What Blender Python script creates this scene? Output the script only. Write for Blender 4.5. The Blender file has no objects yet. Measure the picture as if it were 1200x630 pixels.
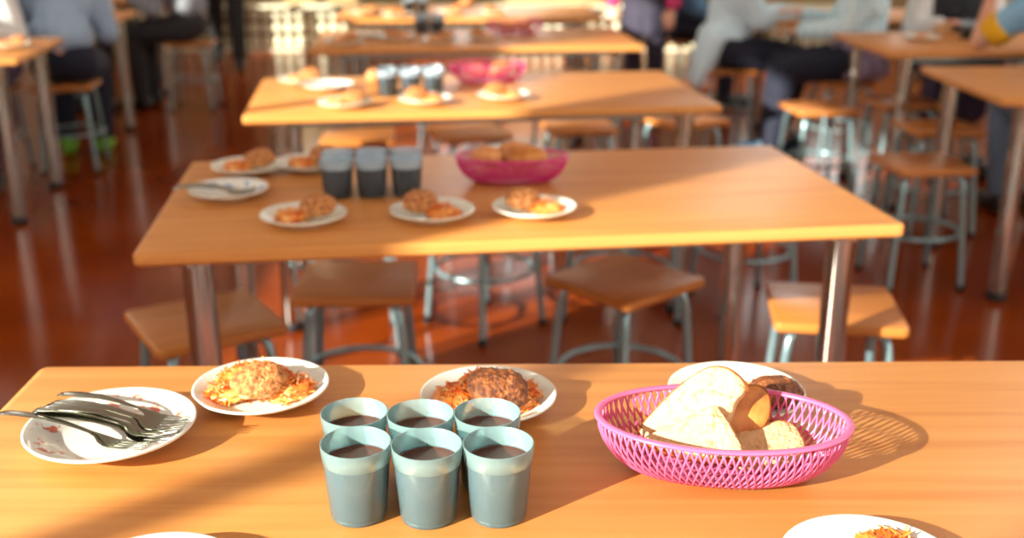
import bpy, bmesh, math, random
from mathutils import Vector, Matrix, Euler, noise
C = bpy.context.scene.collection
PI = math.pi
R = math.radians
# ------------------------------------------------------------------ camera
F = 1286.65; PITCH = R(18.408); H = 1.33; T = 0.72          # T: table top height
_c, _s = math.cos(PITCH), math.sin(PITCH)
def ray(px, py):
    a = (px - 600) / F; b = -(py - 315) / F
    return Vector((a, _c + b * _s, -_s + b * _c))
def at(px, py, z):
    d = ray(px, py); t = (z - H) / d.z
    return Vector((d.x * t, d.y * t, z))
def on_plane(px, py, P0, n):
    d = ray(px, py); o = Vector((0, 0, H))
    return o + d * ((P0 - o).dot(n) / d.dot(n))
cam = bpy.data.cameras.new('camera'); camo = bpy.data.objects.new('camera', cam); C.objects.link(camo)
camo.location = (0, 0, H); camo.rotation_euler = (PI / 2 - PITCH, 0, 0)
cam.sensor_width = 36; cam.lens = 36 * F / 1200; cam.clip_start = .05; cam.clip_end = 200
cam.dof.use_dof = True; cam.dof.focus_distance = 1.17; cam.dof.aperture_fstop = 3.1
bpy.context.scene.camera = camo

# ------------------------------------------------------------------ materials
def srgb(r, g, b):
    f = lambda v: (v / 255 / 12.92) if v <= 10 else ((v / 255 + .055) / 1.055) ** 2.4
    return (f(r), f(g), f(b), 1)
def mat(name, col, rough=.5, metal=0., spec=.5, **kw):
    m = bpy.data.materials.new(name); m.use_nodes = True
    p = m.node_tree.nodes['Principled BSDF']
    p.inputs['Base Color'].default_value = col if len(col) == 4 else (*col, 1)
    p.inputs['Roughness'].default_value = rough; p.inputs['Metallic'].default_value = metal
    p.inputs['Specular IOR Level'].default_value = spec
    for k, v in kw.items(): p.inputs[k.replace('_', ' ')].default_value = v
    return m
def noisy(name, cols, scale=(1, 1, 1), detail=4, rough=.5, metal=0., bump=0., bscale=None, pos=None, nscale=5., spec=.5, distort=0., **kw):
    """principled with a noise-driven ramp between cols"""
    m = mat(name, cols[0], rough, metal, spec, **kw); nt = m.node_tree; N = nt.nodes; L = nt.links
    p = N['Principled BSDF']
    tc = N.new('ShaderNodeTexCoord'); mp = N.new('ShaderNodeMapping'); mp.inputs['Scale'].default_value = scale
    L.new(tc.outputs['Object'], mp.inputs['Vector'])
    nz = N.new('ShaderNodeTexNoise'); nz.inputs['Scale'].default_value = nscale; nz.inputs['Detail'].default_value = detail
    nz.inputs['Distortion'].default_value = distort
    L.new(mp.outputs[0], nz.inputs['Vector'])
    rp = N.new('ShaderNodeValToRGB'); el = rp.color_ramp.elements
    pos = pos or [.3 + .4 * i / (len(cols) - 1) for i in range(len(cols))]
    while len(el) < len(cols): el.new(.5)
    for e, c, q in zip(el, cols, pos): e.color = c if len(c) == 4 else (*c, 1); e.position = q
    L.new(nz.outputs['Fac'], rp.inputs['Fac']); L.new(rp.outputs['Color'], p.inputs['Base Color'])
    if bump:
        nb = N.new('ShaderNodeTexNoise'); nb.inputs['Scale'].default_value = bscale or nscale; nb.inputs['Detail'].default_value = 5
        L.new(mp.outputs[0] if not bscale else tc.outputs['Object'], nb.inputs['Vector'])
        bp = N.new('ShaderNodeBump'); bp.inputs['Strength'].default_value = bump; bp.inputs['Distance'].default_value = .004
        L.new(nb.outputs['Fac'], bp.inputs['Height']); L.new(bp.outputs['Normal'], p.inputs['Normal'])
    return m
def plastic(name, col, transp, transl, rough=.3):
    """thin milky plastic: diffuse + translucent + see-through, with a soft gloss"""
    m = bpy.data.materials.new(name); m.use_nodes = True; nt = m.node_tree; N = nt.nodes; L = nt.links
    N.remove(N['Principled BSDF']); out = N['Material Output']
    d = N.new('ShaderNodeBsdfDiffuse'); t = N.new('ShaderNodeBsdfTranslucent'); tr = N.new('ShaderNodeBsdfTransparent'); g = N.new('ShaderNodeBsdfGlossy')
    d.inputs[0].default_value = col; t.inputs[0].default_value = col; g.inputs['Roughness'].default_value = rough
    tr.inputs[0].default_value = tuple(.55 + .45 * c for c in col[:3]) + (1,)
    a = N.new('ShaderNodeMixShader'); a.inputs[0].default_value = transl; L.new(d.outputs[0], a.inputs[1]); L.new(t.outputs[0], a.inputs[2])
    b = N.new('ShaderNodeMixShader'); b.inputs[0].default_value = transp; L.new(a.outputs[0], b.inputs[1]); L.new(tr.outputs[0], b.inputs[2])
    fr = N.new('ShaderNodeFresnel'); fr.inputs[0].default_value = 1.45
    e = N.new('ShaderNodeMixShader'); L.new(fr.outputs[0], e.inputs[0]); L.new(b.outputs[0], e.inputs[1]); L.new(g.outputs[0], e.inputs[2])
    L.new(e.outputs[0], out.inputs[0]); return m

M = {}
M['wood'] = noisy('table_laminate', [srgb(198, 128, 62), srgb(209, 141, 73), srgb(214, 148, 80)], (1.1, 22, 22), 6, .4, nscale=1.6, pos=[.32, .5, .68], distort=.6, spec=.2)
M['edge'] = noisy('table_edge_band', [srgb(204, 130, 66), srgb(218, 146, 80)], (1, 20, 20), 4, .45, nscale=2)
M['seat'] = noisy('stool_laminate', [srgb(178, 108, 48), srgb(196, 126, 60)], (2, 26, 26), 5, .3, nscale=2, spec=.25)
M['chrome'] = mat('chrome', (.55, .56, .50), .1, 1.)
M['steel'] = noisy('grey_painted_tube', [srgb(130, 160, 166), srgb(148, 176, 180)], nscale=12, rough=.28, metal=.6)
M['rubber'] = mat('black_rubber', (.012, .012, .013), .6)
M['floor'] = noisy('painted_floor', [srgb(120, 46, 5), srgb(130, 52, 7), srgb(140, 60, 12)], (1, 1, 1), 6, .15, nscale=2.2, bump=.06, bscale=6, spec=.12)
M['wall'] = noisy('cream_wall_paint', [srgb(226, 216, 196), srgb(232, 224, 206)], nscale=3, rough=.8)
M['wall_low'] = noisy('ochre_wall_paint', [srgb(150, 128, 82), srgb(164, 140, 92)], nscale=2, rough=.6)
M['white'] = mat('white_paint', (.8, .8, .78), .5)
M['ceil'] = mat('ceiling_paint', (.82, .81, .78), .9)
M['plate'] = mat('white_porcelain', srgb(228, 230, 216), .14)
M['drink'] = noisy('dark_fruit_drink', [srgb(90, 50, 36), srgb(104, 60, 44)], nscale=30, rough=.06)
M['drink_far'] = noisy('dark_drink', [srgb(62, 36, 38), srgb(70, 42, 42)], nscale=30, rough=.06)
M['cup'] = plastic('milky_cup_plastic', srgb(184, 228, 238), .80, .25, .2)
M['cup_far'] = plastic('thin_milky_cup_plastic', srgb(184, 220, 238), .92, .25, .2)
M['cup_rim_far'] = plastic('pale_blue_cup_rim', srgb(214, 236, 248), .5, .2, .25)
M['cup_rim'] = plastic('milky_cup_rim', srgb(200, 240, 240), .66, .3, .2)
M['pink'] = plastic('pink_plastic', srgb(255, 124, 174), .06, .35, .25)
M['pink_far'] = plastic('dark_pink_plastic', srgb(244, 66, 146), .0, .3, .25)
M['fork'] = mat('cutlery_steel', (.34, .345, .28), .17, 1.)
M['cabbage'] = noisy('stewed_cabbage', [srgb(196, 88, 24), srgb(226, 132, 52), srgb(240, 178, 96)], nscale=45, rough=.35, pos=[.38, .5, .64], Subsurface_Weight=.0)
M['carrot'] = noisy('stewed_carrot', [srgb(214, 84, 16), srgb(234, 116, 34)], nscale=60, rough=.35)
M['onion'] = noisy('pale_cabbage', [srgb(232, 190, 118), srgb(240, 210, 150)], nscale=60, rough=.35)
M['cutlet'] = noisy('fried_crumb', [srgb(140, 72, 26), srgb(196, 124, 62), srgb(216, 154, 92)], nscale=130, rough=.6, bump=1., bscale=260, pos=[.36, .5, .66])
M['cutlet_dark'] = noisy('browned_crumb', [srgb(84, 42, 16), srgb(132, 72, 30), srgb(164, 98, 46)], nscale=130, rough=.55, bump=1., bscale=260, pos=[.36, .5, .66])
M['pale'] = noisy('pale_cutlet_side', [srgb(206, 160, 106), srgb(226, 190, 140)], nscale=70, rough=.6, bump=.5, bscale=140)
M['crumb'] = noisy('bread_crumb', [srgb(176, 122, 70), srgb(214, 176, 126), srgb(224, 190, 142)], nscale=110, rough=.85, bump=.9, bscale=210, pos=[.3, .4, .6])
M['crust'] = noisy('bread_crust', [srgb(146, 78, 26), srgb(196, 120, 50), srgb(214, 150, 80)], nscale=30, rough=.5, bump=.3, bscale=90)
M['roll'] = noisy('roll_crust', [srgb(196, 120, 60), srgb(226, 160, 96)], nscale=25, rough=.5)
M['screen'] = noisy('cream_screen_paint', [srgb(232, 224, 190), srgb(240, 234, 206)], nscale=8, rough=.5)
M['screen_back'] = mat('screen_back_board', srgb(120, 98, 58), .8)
M['skin'] = noisy('skin', [srgb(214, 154, 124), srgb(224, 168, 138)], nscale=9, rough=.5)
M['eye'] = mat('eye', (.03, .02, .015), .15)
M['lip'] = mat('lip', srgb(178, 92, 82), .4)
M['hair'] = noisy('brown_hair', [srgb(70, 40, 22), srgb(104, 64, 38)], (30, 30, 4), nscale=3, rough=.5)
M['hair_dark'] = noisy('dark_hair', [srgb(32, 22, 18), srgb(54, 38, 30)], (30, 30, 4), nscale=3, rough=.5)
M['hair_fair'] = noisy('fair_hair', [srgb(150, 112, 66), srgb(184, 146, 94)], (30, 30, 4), nscale=3, rough=.5)
def cloth(n, r, g, b, k=10): return noisy(n, [srgb(max(0, r - k), max(0, g - k), max(0, b - k)), srgb(r, g, b)], nscale=14, rough=.85, bump=.3, bscale=30)
M['shirt_blue'] = cloth('light_blue_shirt', 214, 240, 250)
M['shirt_pale'] = cloth('pale_grey_blue_shirt', 158, 182, 206)
M['shirt_white'] = cloth('white_shirt', 226, 228, 226)
M['shirt_grey'] = cloth('grey_shirt', 140, 144, 150)
M['denim'] = cloth('blue_denim', 84, 122, 152)
M['sky_shirt'] = cloth('sky_blue_shirt', 138, 190, 222)
M['pink_top'] = cloth('pink_top', 206, 60, 112)
M['navy'] = cloth('navy_trousers', 26, 30, 48, 5)
M['black'] = cloth('black_trousers', 20, 17, 16, 4)
M['char'] = cloth('charcoal_trousers', 48, 47, 50, 6)
M['jeans'] = cloth('grey_blue_jeans', 104, 120, 140)
M['vest'] = cloth('dark_knit_vest', 54, 62, 78)
M['vest_blk'] = noisy('dark_flowered_vest', [srgb(34, 36, 42), srgb(44, 46, 54), srgb(120, 110, 120)], nscale=45, rough=.9, pos=[.4, .6, .72])
M['pleat'] = cloth('dark_pleated_skirt', 54, 50, 66)
M['yellow'] = cloth('yellow_cuff', 236, 178, 30)
M['shoe_black'] = mat('black_shoe', (.012, .011, .011), .35)
M['shoe_teal'] = mat('teal_shoe', srgb(28, 70, 92), .5)
M['shoe_blue'] = mat('blue_shoe', srgb(38, 60, 150), .5)
M['shoe_green'] = mat('green_shoe', srgb(110, 180, 40), .5)
M['shoe_brown'] = mat('brown_shoe', srgb(150, 74, 32), .5)
M['sock'] = mat('white_sock', (.75, .75, .75), .9)
def check_mat(name, base, line, s, w=.12):
    m = mat(name, base, .85); nt = m.node_tree; N = nt.nodes; L = nt.links
    tc = N.new('ShaderNodeTexCoord'); last = None
    for ax in ('X', 'Z', 'Y'):
        wv = N.new('ShaderNodeTexWave'); wv.bands_direction = ax; wv.inputs['Scale'].default_value = s
        L.new(tc.outputs['Object'], wv.inputs['Vector'])
        if last is None: last = wv.outputs['Fac']
        else:
            a = N.new('ShaderNodeMath'); a.operation = 'MULTIPLY'; L.new(last, a.inputs[0]); L.new(wv.outputs['Fac'], a.inputs[1]); last = a.outputs[0]
    rp = N.new('ShaderNodeValToRGB'); rp.color_ramp.elements[0].color = line; rp.color_ramp.elements[1].color = base
    rp.color_ramp.elements[0].position = .02; rp.color_ramp.elements[1].position = .4
    L.new(last, rp.inputs[0]); L.new(rp.outputs[0], N['Principled BSDF'].inputs['Base Color']); return m
M['check'] = check_mat('checked_white_blue_shirt', srgb(240, 248, 248), srgb(186, 222, 232), 9)
M['plaid'] = check_mat('purple_plaid', srgb(92, 74, 96), srgb(44, 38, 58), 7)
M['lavender'] = check_mat('lavender_skirt', srgb(196, 186, 204), srgb(150, 130, 160), 11)
def flower_plate(name, c1, c2):
    m = mat(name, srgb(230, 228, 216), .12); nt = m.node_tree; N = nt.nodes; L = nt.links
    tc = N.new('ShaderNodeTexCoord'); sx = N.new('ShaderNodeVectorMath'); sx.operation = 'MULTIPLY'; sx.inputs[1].default_value = (1, 1, 0)
    L.new(tc.outputs['Object'], sx.inputs[0]); ln = N.new('ShaderNodeVectorMath'); ln.operation = 'LENGTH'; L.new(sx.outputs[0], ln.inputs[0])
    band = N.new('ShaderNodeValToRGB'); e = band.color_ramp.elements; e[0].position = .052; e[0].color = (0, 0, 0, 1); e[1].position = .056; e[1].color = (1, 1, 1, 1)
    x = e.new(.076); x.color = (1, 1, 1, 1); x = e.new(.08); x.color = (0, 0, 0, 1); L.new(ln.outputs['Value'], band.inputs[0])
    nz = N.new('ShaderNodeTexNoise'); nz.inputs['Scale'].default_value = 55; nz.inputs['Detail'].default_value = 3; L.new(sx.outputs[0], nz.inputs['Vector'])
    sp = N.new('ShaderNodeValToRGB'); sp.color_ramp.elements[0].position = .55; sp.color_ramp.elements[1].position = .6; L.new(nz.outputs['Fac'], sp.inputs[0])
    mu = N.new('ShaderNodeMath'); mu.operation = 'MULTIPLY'; L.new(band.outputs[0], mu.inputs[0]); L.new(sp.outputs[0], mu.inputs[1])
    n2 = N.new('ShaderNodeTexNoise'); n2.inputs['Scale'].default_value = 24; L.new(sx.outputs[0], n2.inputs['Vector'])
    cr = N.new('ShaderNodeValToRGB'); cr.color_ramp.elements[0].color = c1; cr.color_ramp.elements[1].color = c2; cr.color_ramp.elements[0].position = .45; cr.color_ramp.elements[1].position = .55; L.new(n2.outputs['Fac'], cr.inputs[0])
    mx = N.new('ShaderNodeMix'); mx.data_type = 'RGBA'; mx.inputs[6].default_value = srgb(230, 228, 216)
    L.new(mu.outputs[0], mx.inputs[0]); L.new(cr.outputs[0], mx.inputs[7]); L.new(mx.outputs[2], N['Principled BSDF'].inputs['Base Color']); return m
M['plate_red'] = flower_plate('porcelain_red_flowers', srgb(204, 96, 70), srgb(222, 150, 126))
M['plate_blue'] = flower_plate('porcelain_blue_flowers', srgb(96, 140, 190), srgb(130, 180, 210))

# ------------------------------------------------------------------ mesh helpers
def link(name, me, m=None, parent=None, smooth=True):
    o = bpy.data.objects.new(name, me); C.objects.link(o)
    if m is not None and not me.materials: me.materials.append(M[m] if isinstance(m, str) else m)
    if smooth:
        for p in me.polygons: p.use_smooth = True
    if parent: o.parent = parent
    return o
def bm_obj(name, bm, m, parent=None, smooth=True, angle=None):
    bmesh.ops.recalc_face_normals(bm, faces=bm.faces)
    me = bpy.data.meshes.new(name); bm.to_mesh(me); bm.free()
    o = link(name, me, m, parent, smooth)
    if smooth and angle: me.set_sharp_from_angle(angle=R(angle))
    return o
def tag(o, label=None, cat=None, group=None, kind=None):
    if label: o['label'] = label
    if cat: o['category'] = cat
    if group: o['group'] = group
    if kind: o['kind'] = kind
    return o
def thing(name, label, cat, loc=(0, 0, 0), rz=0, group=None):
    o = bpy.data.objects.new(name, None); C.objects.link(o); o.location = loc; o.rotation_euler = (0, 0, rz)
    o.empty_display_size = .05
    return tag(o, label, cat, group)
def dup(root, loc, rz=None, label=None, group=None):
    r = root.copy(); C.objects.link(r); r.location = loc
    if rz is not None: r.rotation_euler = (0, 0, rz)
    if label: r['label'] = label
    if group: r['group'] = group
    for ch in list(root.children):
        c = ch.copy(); C.objects.link(c); c.parent = r
        for g in list(ch.children):
            d = g.copy(); C.objects.link(d); d.parent = c
    return r
def add_box(bm, lo, hi, bevel=0, seg=2):
    vs = [bm.verts.new((x, y, z)) for x in (lo[0], hi[0]) for y in (lo[1], hi[1]) for z in (lo[2], hi[2])]
    fs = [(0, 1, 3, 2), (4, 6, 7, 5), (0, 4, 5, 1), (2, 3, 7, 6), (0, 2, 6, 4), (1, 5, 7, 3)]
    F_ = [bm.faces.new([vs[i] for i in f]) for f in fs]
    if bevel:
        es = list({e for f in F_ for e in f.edges})
        bmesh.ops.bevel(bm, geom=es, offset=bevel, segments=seg, affect='EDGES', profile=.5)
def add_lathe(bm, prof, seg=32, cen=(0, 0, 0), sx=1, sy=1):
    rings = []
    for r, z in prof:
        if r < 1e-6: rings.append([bm.verts.new((cen[0], cen[1], cen[2] + z))])
        else: rings.append([bm.verts.new((cen[0] + sx * r * math.cos(2 * PI * i / seg), cen[1] + sy * r * math.sin(2 * PI * i / seg), cen[2] + z)) for i in range(seg)])
    for a, b in zip(rings, rings[1:]):
        for i in range(seg):
            j = (i + 1) % seg
            if len(a) == 1 and len(b) == 1: continue
            if len(a) == 1: bm.faces.new((a[0], b[i], b[j]))
            elif len(b) == 1: bm.faces.new((a[i], a[j], b[0]))
            else: bm.faces.new((a[i], a[j], b[j], b[i]))
def add_tube(bm, pts, r, seg=12, closed=False, rx=None):
    pts = [Vector(p) for p in pts]; n = len(pts); rings = []
    up = Vector((0, 0, 1)); prev = None
    for k, p in enumerate(pts):
        if closed: d = (pts[(k + 1) % n] - pts[k - 1]).normalized()
        else: d = (pts[min(k + 1, n - 1)] - pts[max(k - 1, 0)]).normalized()
        if prev is None:
            a = d.cross(up)
            if a.length < 1e-3: a = d.cross(Vector((1, 0, 0)))
            a.normalize()
        else: a = (prev - d * prev.dot(d)).normalized()
        prev = a; b = d.cross(a)
        rr = r[k] if isinstance(r, (list, tuple)) else r
        rings.append([bm.verts.new(p + a * ((rx or rr) * math.cos(2 * PI * i / seg)) + b * (rr * math.sin(2 * PI * i / seg))) for i in range(seg)])
    m = n if closed else n - 1
    for k in range(m):
        A, B = rings[k], rings[(k + 1) % n]
        for i in range(seg): bm.faces.new((A[i], A[(i + 1) % seg], B[(i + 1) % seg], B[i]))
    if not closed:
        bm.faces.new(rings[0][::-1]); bm.faces.new(rings[-1])
def rounded_rect(w, d, r, n=5):
    pts = []
    for cx, cy, a0 in ((w / 2 - r, d / 2 - r, 0), (-w / 2 + r, d / 2 - r, 90), (-w / 2 + r, -d / 2 + r, 180), (w / 2 - r, -d / 2 + r, 270)):
        for i in range(n + 1):
            a = R(a0 + 90 * i / n); pts.append((cx + r * math.cos(a), cy + r * math.sin(a)))
    return pts
def add_slab(bm, w, d, r, z0, z1, bev=.004):
    """rounded-corner board with softened edges"""
    rings = []
    for ins, z in ((bev, z0), (0, z0 + bev), (0, z1 - bev), (bev * .35, z1 - bev * .3), (bev, z1)):
        rings.append([bm.verts.new((x, y, z)) for x, y in rounded_rect(w - 2 * ins, d - 2 * ins, max(r - ins, .001))])
    n = len(rings[0])
    for a, b in zip(rings, rings[1:]):
        for i in range(n): bm.faces.new((a[i], a[(i + 1) % n], b[(i + 1) % n], b[i]))
    bm.faces.new(rings[0][::-1]); bm.faces.new(rings[-1])
def add_capsule(bm, p0, r0, p1, r1, seg=14, hs=4):
    p0, p1 = Vector(p0), Vector(p1); d = p1 - p0
    d = d.normalized() if d.length > 1e-6 else Vector((0, 0, 1))
    a = d.orthogonal().normalized(); b = d.cross(a); rings = []
    tip0 = bm.verts.new(p0 - d * r0); tip1 = bm.verts.new(p1 + d * r1)
    for p, r, rng in ((p0, r0, range(1, hs + 1)), (p1, r1, range(hs, 2 * hs))):
        for k in rng:
            th = PI / 2 * (k / hs) ; cz = -math.cos(th) * r; rad = math.sin(th) * r
            rings.append([bm.verts.new(p + d * cz + a * (rad * math.cos(2 * PI * i / seg)) + b * (rad * math.sin(2 * PI * i / seg))) for i in range(seg)])
    for A, B in zip(rings, rings[1:]):
        for i in range(seg): bm.faces.new((A[i], A[(i + 1) % seg], B[(i + 1) % seg], B[i]))
    for i in range(seg):
        bm.faces.new((tip0, rings[0][(i + 1) % seg], rings[0][i])); bm.faces.new((tip1, rings[-1][i], rings[-1][(i + 1) % seg]))
def add_ball(bm, c, rad, rot=None, sub=3):
    mx = Matrix.Translation(c) @ (rot.to_matrix().to_4x4() if rot else Matrix()) @ Matrix.Diagonal((*rad, 1))
    return bmesh.ops.create_icosphere(bm, subdivisions=sub, radius=1, matrix=mx)['verts']
def fuse(bm, voxel, it=6):
    """melt overlapping shapes into one continuous surface"""
    bmesh.ops.recalc_face_normals(bm, faces=bm.faces)
    me = bpy.data.meshes.new('tmp'); bm.to_mesh(me); bm.free()
    o = bpy.data.objects.new('tmp', me); C.objects.link(o)
    md = o.modifiers.new('r', 'REMESH'); md.mode = 'VOXEL'; md.voxel_size = voxel
    sm = o.modifiers.new('s', 'SMOOTH'); sm.factor = .5; sm.iterations = it
    dg = bpy.context.evaluated_depsgraph_get(); dg.update()
    res = bpy.data.meshes.new_from_object(o.evaluated_get(dg))
    bpy.data.objects.remove(o); bpy.data.meshes.remove(me)
    return res

# ------------------------------------------------------------------ the room
def boxes(name, lst, m, kind='structure', label=None):
    bm = bmesh.new()
    for lo, hi in lst: add_box(bm, lo, hi)
    o = bm_obj(name, bm, m, smooth=False)
    if kind: o['kind'] = kind
    return o
XL, XR, YB, YF, ZC = -4.2, 4.6, -3.6, 10.66, 3.6
boxes('floor', [((XL - .3, YB - .3, -.1), (XR + .3, YF + .3, 0))], 'floor')
boxes('ceiling', [((XL - .3, YB - .3, ZC), (XR + .3, YF + .3, ZC + .1))], 'ceil')
HEAD = 3.5
SILLS = [1.7, 1.7, 1.7, 1.7, .9]                                   # left wall sill heights, the high ones set to block low sun
wins = [(-3.10 + 2.85 * k, -1.35 + 2.85 * k) for k in range(4)] + [(8.25, 8.95)]       # left wall window openings (y ranges), last one narrowed to trim the sun patch
L = [((XL - .1, YB, HEAD), (XL, YF, ZC))]
ys = [YB] + [v for w in wins for v in w] + [YF]
for a, b in zip(ys[::2], ys[1::2]): L.append(((XL - .1, a, 0), (XL, b, HEAD)))
for (a, b), z in zip(wins, SILLS): L.append(((XL - .1, a, 0), (XL, b, z)))
boxes('wall_left', L, 'wall')
def window(idx, axis, lo, hi, at_, z0, z1, mull=(.5,)):
    bm = bmesh.new(); w = .05
    def bar(u0, u1, za, zb):
        if axis == 'y': add_box(bm, (at_ - .075, u0, za), (at_ - .025, u1, zb), .006, 1)
        else: add_box(bm, (u0, at_ - .025, za), (u1, at_ + .025, zb), .006, 1)
    bar(lo, lo + w, z0, z1); bar(hi - w, hi, z0, z1); bar(lo + w, hi - w, z0, z0 + w); bar(lo + w, hi - w, z1 - w, z1)
    for f in mull:
        c = lo + (hi - lo) * f; bar(c - .035, c + .035, z0 + w, z1 - w)
    o = bm_obj('window_%d' % idx, bm, 'white', smooth=False); o['kind'] = 'structure'
    return o
for k, (a, b) in enumerate(wins): window(k + 1, 'y', a, b, XL, SILLS[k], HEAD, (.44,) if k == 1 else (.5,))
# far wall: low ochre paint, row of windows above
fw = [(-.8, .4), (2.1, 3.6)]
L = [((XL, YF, .95), (XR, YF + .12, .96)), ((XL, YF, 2.9), (XR, YF + .12, ZC))]
xs = [XL] + [v for w in fw for v in w] + [XR]
for a, b in zip(xs[::2], xs[1::2]): L.append(((a, YF, .96), (b, YF + .12, 2.9)))
boxes('wall_far', L, 'wall')
boxes('trim_1', [((XL, YF - .005, 0), (XR, YF + .12, .95))], 'wall_low')
for k, (a, b) in enumerate(fw): window(6 + k, 'x', a, b, YF + .05, .96, 2.9)
back_fill_wins = [(-3.6, -1.6), (-1.0, 1.0), (1.6, 3.6)]  # unseen windows behind the camera, added as front fill for the cups
L = [((XL, YB - .12, 0), (XR, YB, .9)), ((XL, YB - .12, 3.0), (XR, YB, ZC))]
xs = [XL] + [v for w in back_fill_wins for v in w] + [XR]
for a, b in zip(xs[::2], xs[1::2]): L.append(((a, YB - .12, .9), (b, YB, 3.0)))
boxes('wall_back', L, 'wall')
for k, (a, b) in enumerate(back_fill_wins): window(8 + k, 'x', a, b, YB - .06, .9, 3.0)
right_fill_wins = [(-3.0, -.8), (.2, 2.4), (3.4, 5.6), (6.6, 8.8)]  # unseen right-hand windows, added to balance the fill from the left
L = [((XR, YB, 0), (XR + .1, YF, 1.2)), ((XR, YB, 3.2), (XR + .1, YF, ZC))]
ys = [YB] + [v for w in right_fill_wins for v in w] + [YF]
for a, b in zip(ys[::2], ys[1::2]): L.append(((XR, a, 1.2), (XR + .1, b, 3.2)))
boxes('wall_right', L, 'wall')
for k, (a, b) in enumerate(right_fill_wins): window(11 + k, 'y', a, b, XR + .1, 1.2, 3.2)
# lattice screen along the foot of the far wall
scr = thing('radiator_screen', 'long low cream screen with rows of oval openings along the far wall', 'screen', (-.35, YF - .1, 0))
bm = bmesh.new(); add_box(bm, (-3.4, .05, .02), (3.4, .08, .40)); bm_obj('back_board', bm, 'screen_back', scr, False)
bm = bmesh.new(); add_box(bm, (-3.45, -.09, .40), (3.45, .09, .43), .006); bm_obj('top_board', bm, 'screen', scr, False)
bm = bmesh.new()
for r_ in range(3):
    for k in range(64):
        add_ball(bm, (-3.36 + k * .1067, .02, .085 + r_ * .125), (.043, .03, .056), sub=2)
bm_obj('oval_lattice', bm, 'screen', scr)
bm = bmesh.new(); add_box(bm, (-3.42, -.02, 0), (3.42, .05, .025), .004); bm_obj('foot_rail', bm, 'screen', scr, False)

# ------------------------------------------------------------------ tables
W, D = 1.5, .774
def make_table():
    t = thing('canteen_table', 'x', 'table')
    bm = bmesh.new(); add_slab(bm, W, D, .014, T - .026, T, .005)
    bm_obj('tabletop', bm, 'wood', t, True, 40)
    bm = bmesh.new()
    for y in (-.29, .29): add_box(bm, (-.61, y - .012, T - .052), (.61, y + .012, T - .026))
    for x in (-.61, .61): add_box(bm, (x - .012, -.29, T - .052), (x + .012, .29, T - .026))
    bm_obj('under_frame', bm, 'steel', t, False)
    for sx in (-1, 1):
        for sy in (-1, 1):
            x, y = sx * .645, sy * .32
            bm = bmesh.new(); add_lathe(bm, [(0, .025), (.0295, .025), (.03, .03), (.03, T - .04), (.05, T - .036), (.05, T - .0265), (0, T - .0265)], 24, (x, y, 0))
            lg = bm_obj('leg', bm, 'chrome', t, True, 40)
            bm = bmesh.new(); add_lathe(bm, [(0, 0), (.032, 0), (.034, .006), (.034, .026), (.031, .032), (0, .032)], 20, (x, y, 0))
            bm_obj('foot_cap', bm, 'rubber', lg, True, 40)
    return t
tables = {}
tproto = make_table()
TB = [('A', .1017, 1.032, .9, 'nearest beech table, with the cutlery plate, six full cups and bread basket'),
      ('B', -.0036, 2.3968, 7.446, 'second beech table of the middle row, half in sun, with plates round a pink basket'),
      ('C', -.1213, 3.7679, 7.424, 'third beech table of the middle row, with a pink basket beside grey cups'),
      ('D', -.1825, 5.3485, 5.361, 'fourth beech table of the middle row, with a dark pink basket near its far edge'),
      ('E', -.2643, 6.6625, 2.392, 'farthest beech table of the middle row, with cups and plates at its left end'),
      ('R1', 2.36, 3.98, 0, 'empty beech table at the right edge with its chrome corner leg in full view'),
      ('R2', 2.36, 5.2, 2, 'beech table behind the empty one, where a blue sleeve with a yellow cuff rests'),
      ('R3', 2.17, 6.5, 3, 'beech table at the top right, between the light blue shirt and the checked shirt'),
      ('L1', -2.84, 4.86, 8, 'beech table at the left edge where a girl in a plaid skirt eats'),
      ('L2', -2.97, 6.32, 5, 'middle beech table of the left row, pale sleeves resting on it'),
      ('L3', -3.17, 7.72, 4, 'farthest beech table of the left row, beside the sitter in charcoal trousers')]
for k, (n, x, y, a, lab) in enumerate(TB):
    t = tproto if k == 0 else dup(tproto, (0, 0, 0))
    t.location = (x, y, 0); t.rotation_euler = (0, 0, R(a)); t['label'] = lab; t['group'] = 'canteen tables'
    tables[n] = t

# ------------------------------------------------------------------ stools
SH = .45
def make_stool():
    t = thing('stool', 'x', 'stool')
    bm = bmesh.new(); add_slab(bm, .29, .29, .016, SH - .022, SH, .004); bm_obj('seat', bm, 'seat', t, True, 40)
    for sx in (-1, 1):
        for sy in (-1, 1):
            q = [(.03, .03, SH - .033), (.085, .085, SH - .033), (.1, .1, SH - .038), (.107, .107, SH - .055), (.112, .112, .36), (.135, .135, .015)]
            bm = bmesh.new(); add_tube(bm, [(sx * a, sy * b, z) for a, b, z in q], .0108, 12)
            lg = bm_obj('leg', bm, 'steel', t, True, 50)
            bm = bmesh.new(); add_lathe(bm, [(0, 0), (.012, 0), (.0135, .004), (.0135, .022), (0, .022)], 12, (sx * .1355, sy * .1355, 0))
            bm_obj('rubber_foot', bm, 'rubber', lg, True, 40)
    rr = math.hypot(.1235, .1235) - .017
    bm = bmesh.new(); add_tube(bm, [(rr * math.cos(2 * PI * k / 40), rr * math.sin(2 * PI * k / 40), .2) for k in range(40)], .008, 10, True)
    bm_obj('foot_ring', bm, 'steel', t)
    return t
sproto = make_stool(); used = [0]
def stool(x, y, rz, label):
    s = sproto if not used[0] else dup(sproto, (0, 0, 0)); used[0] = 1
    s.location = (x, y, 0); s.rotation_euler = (0, 0, R(rz)); s['label'] = label; s['group'] = 'square canteen stools'
    return s
def seat_at(px, py): v = at(px, py, SH); return v.x, v.y
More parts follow.
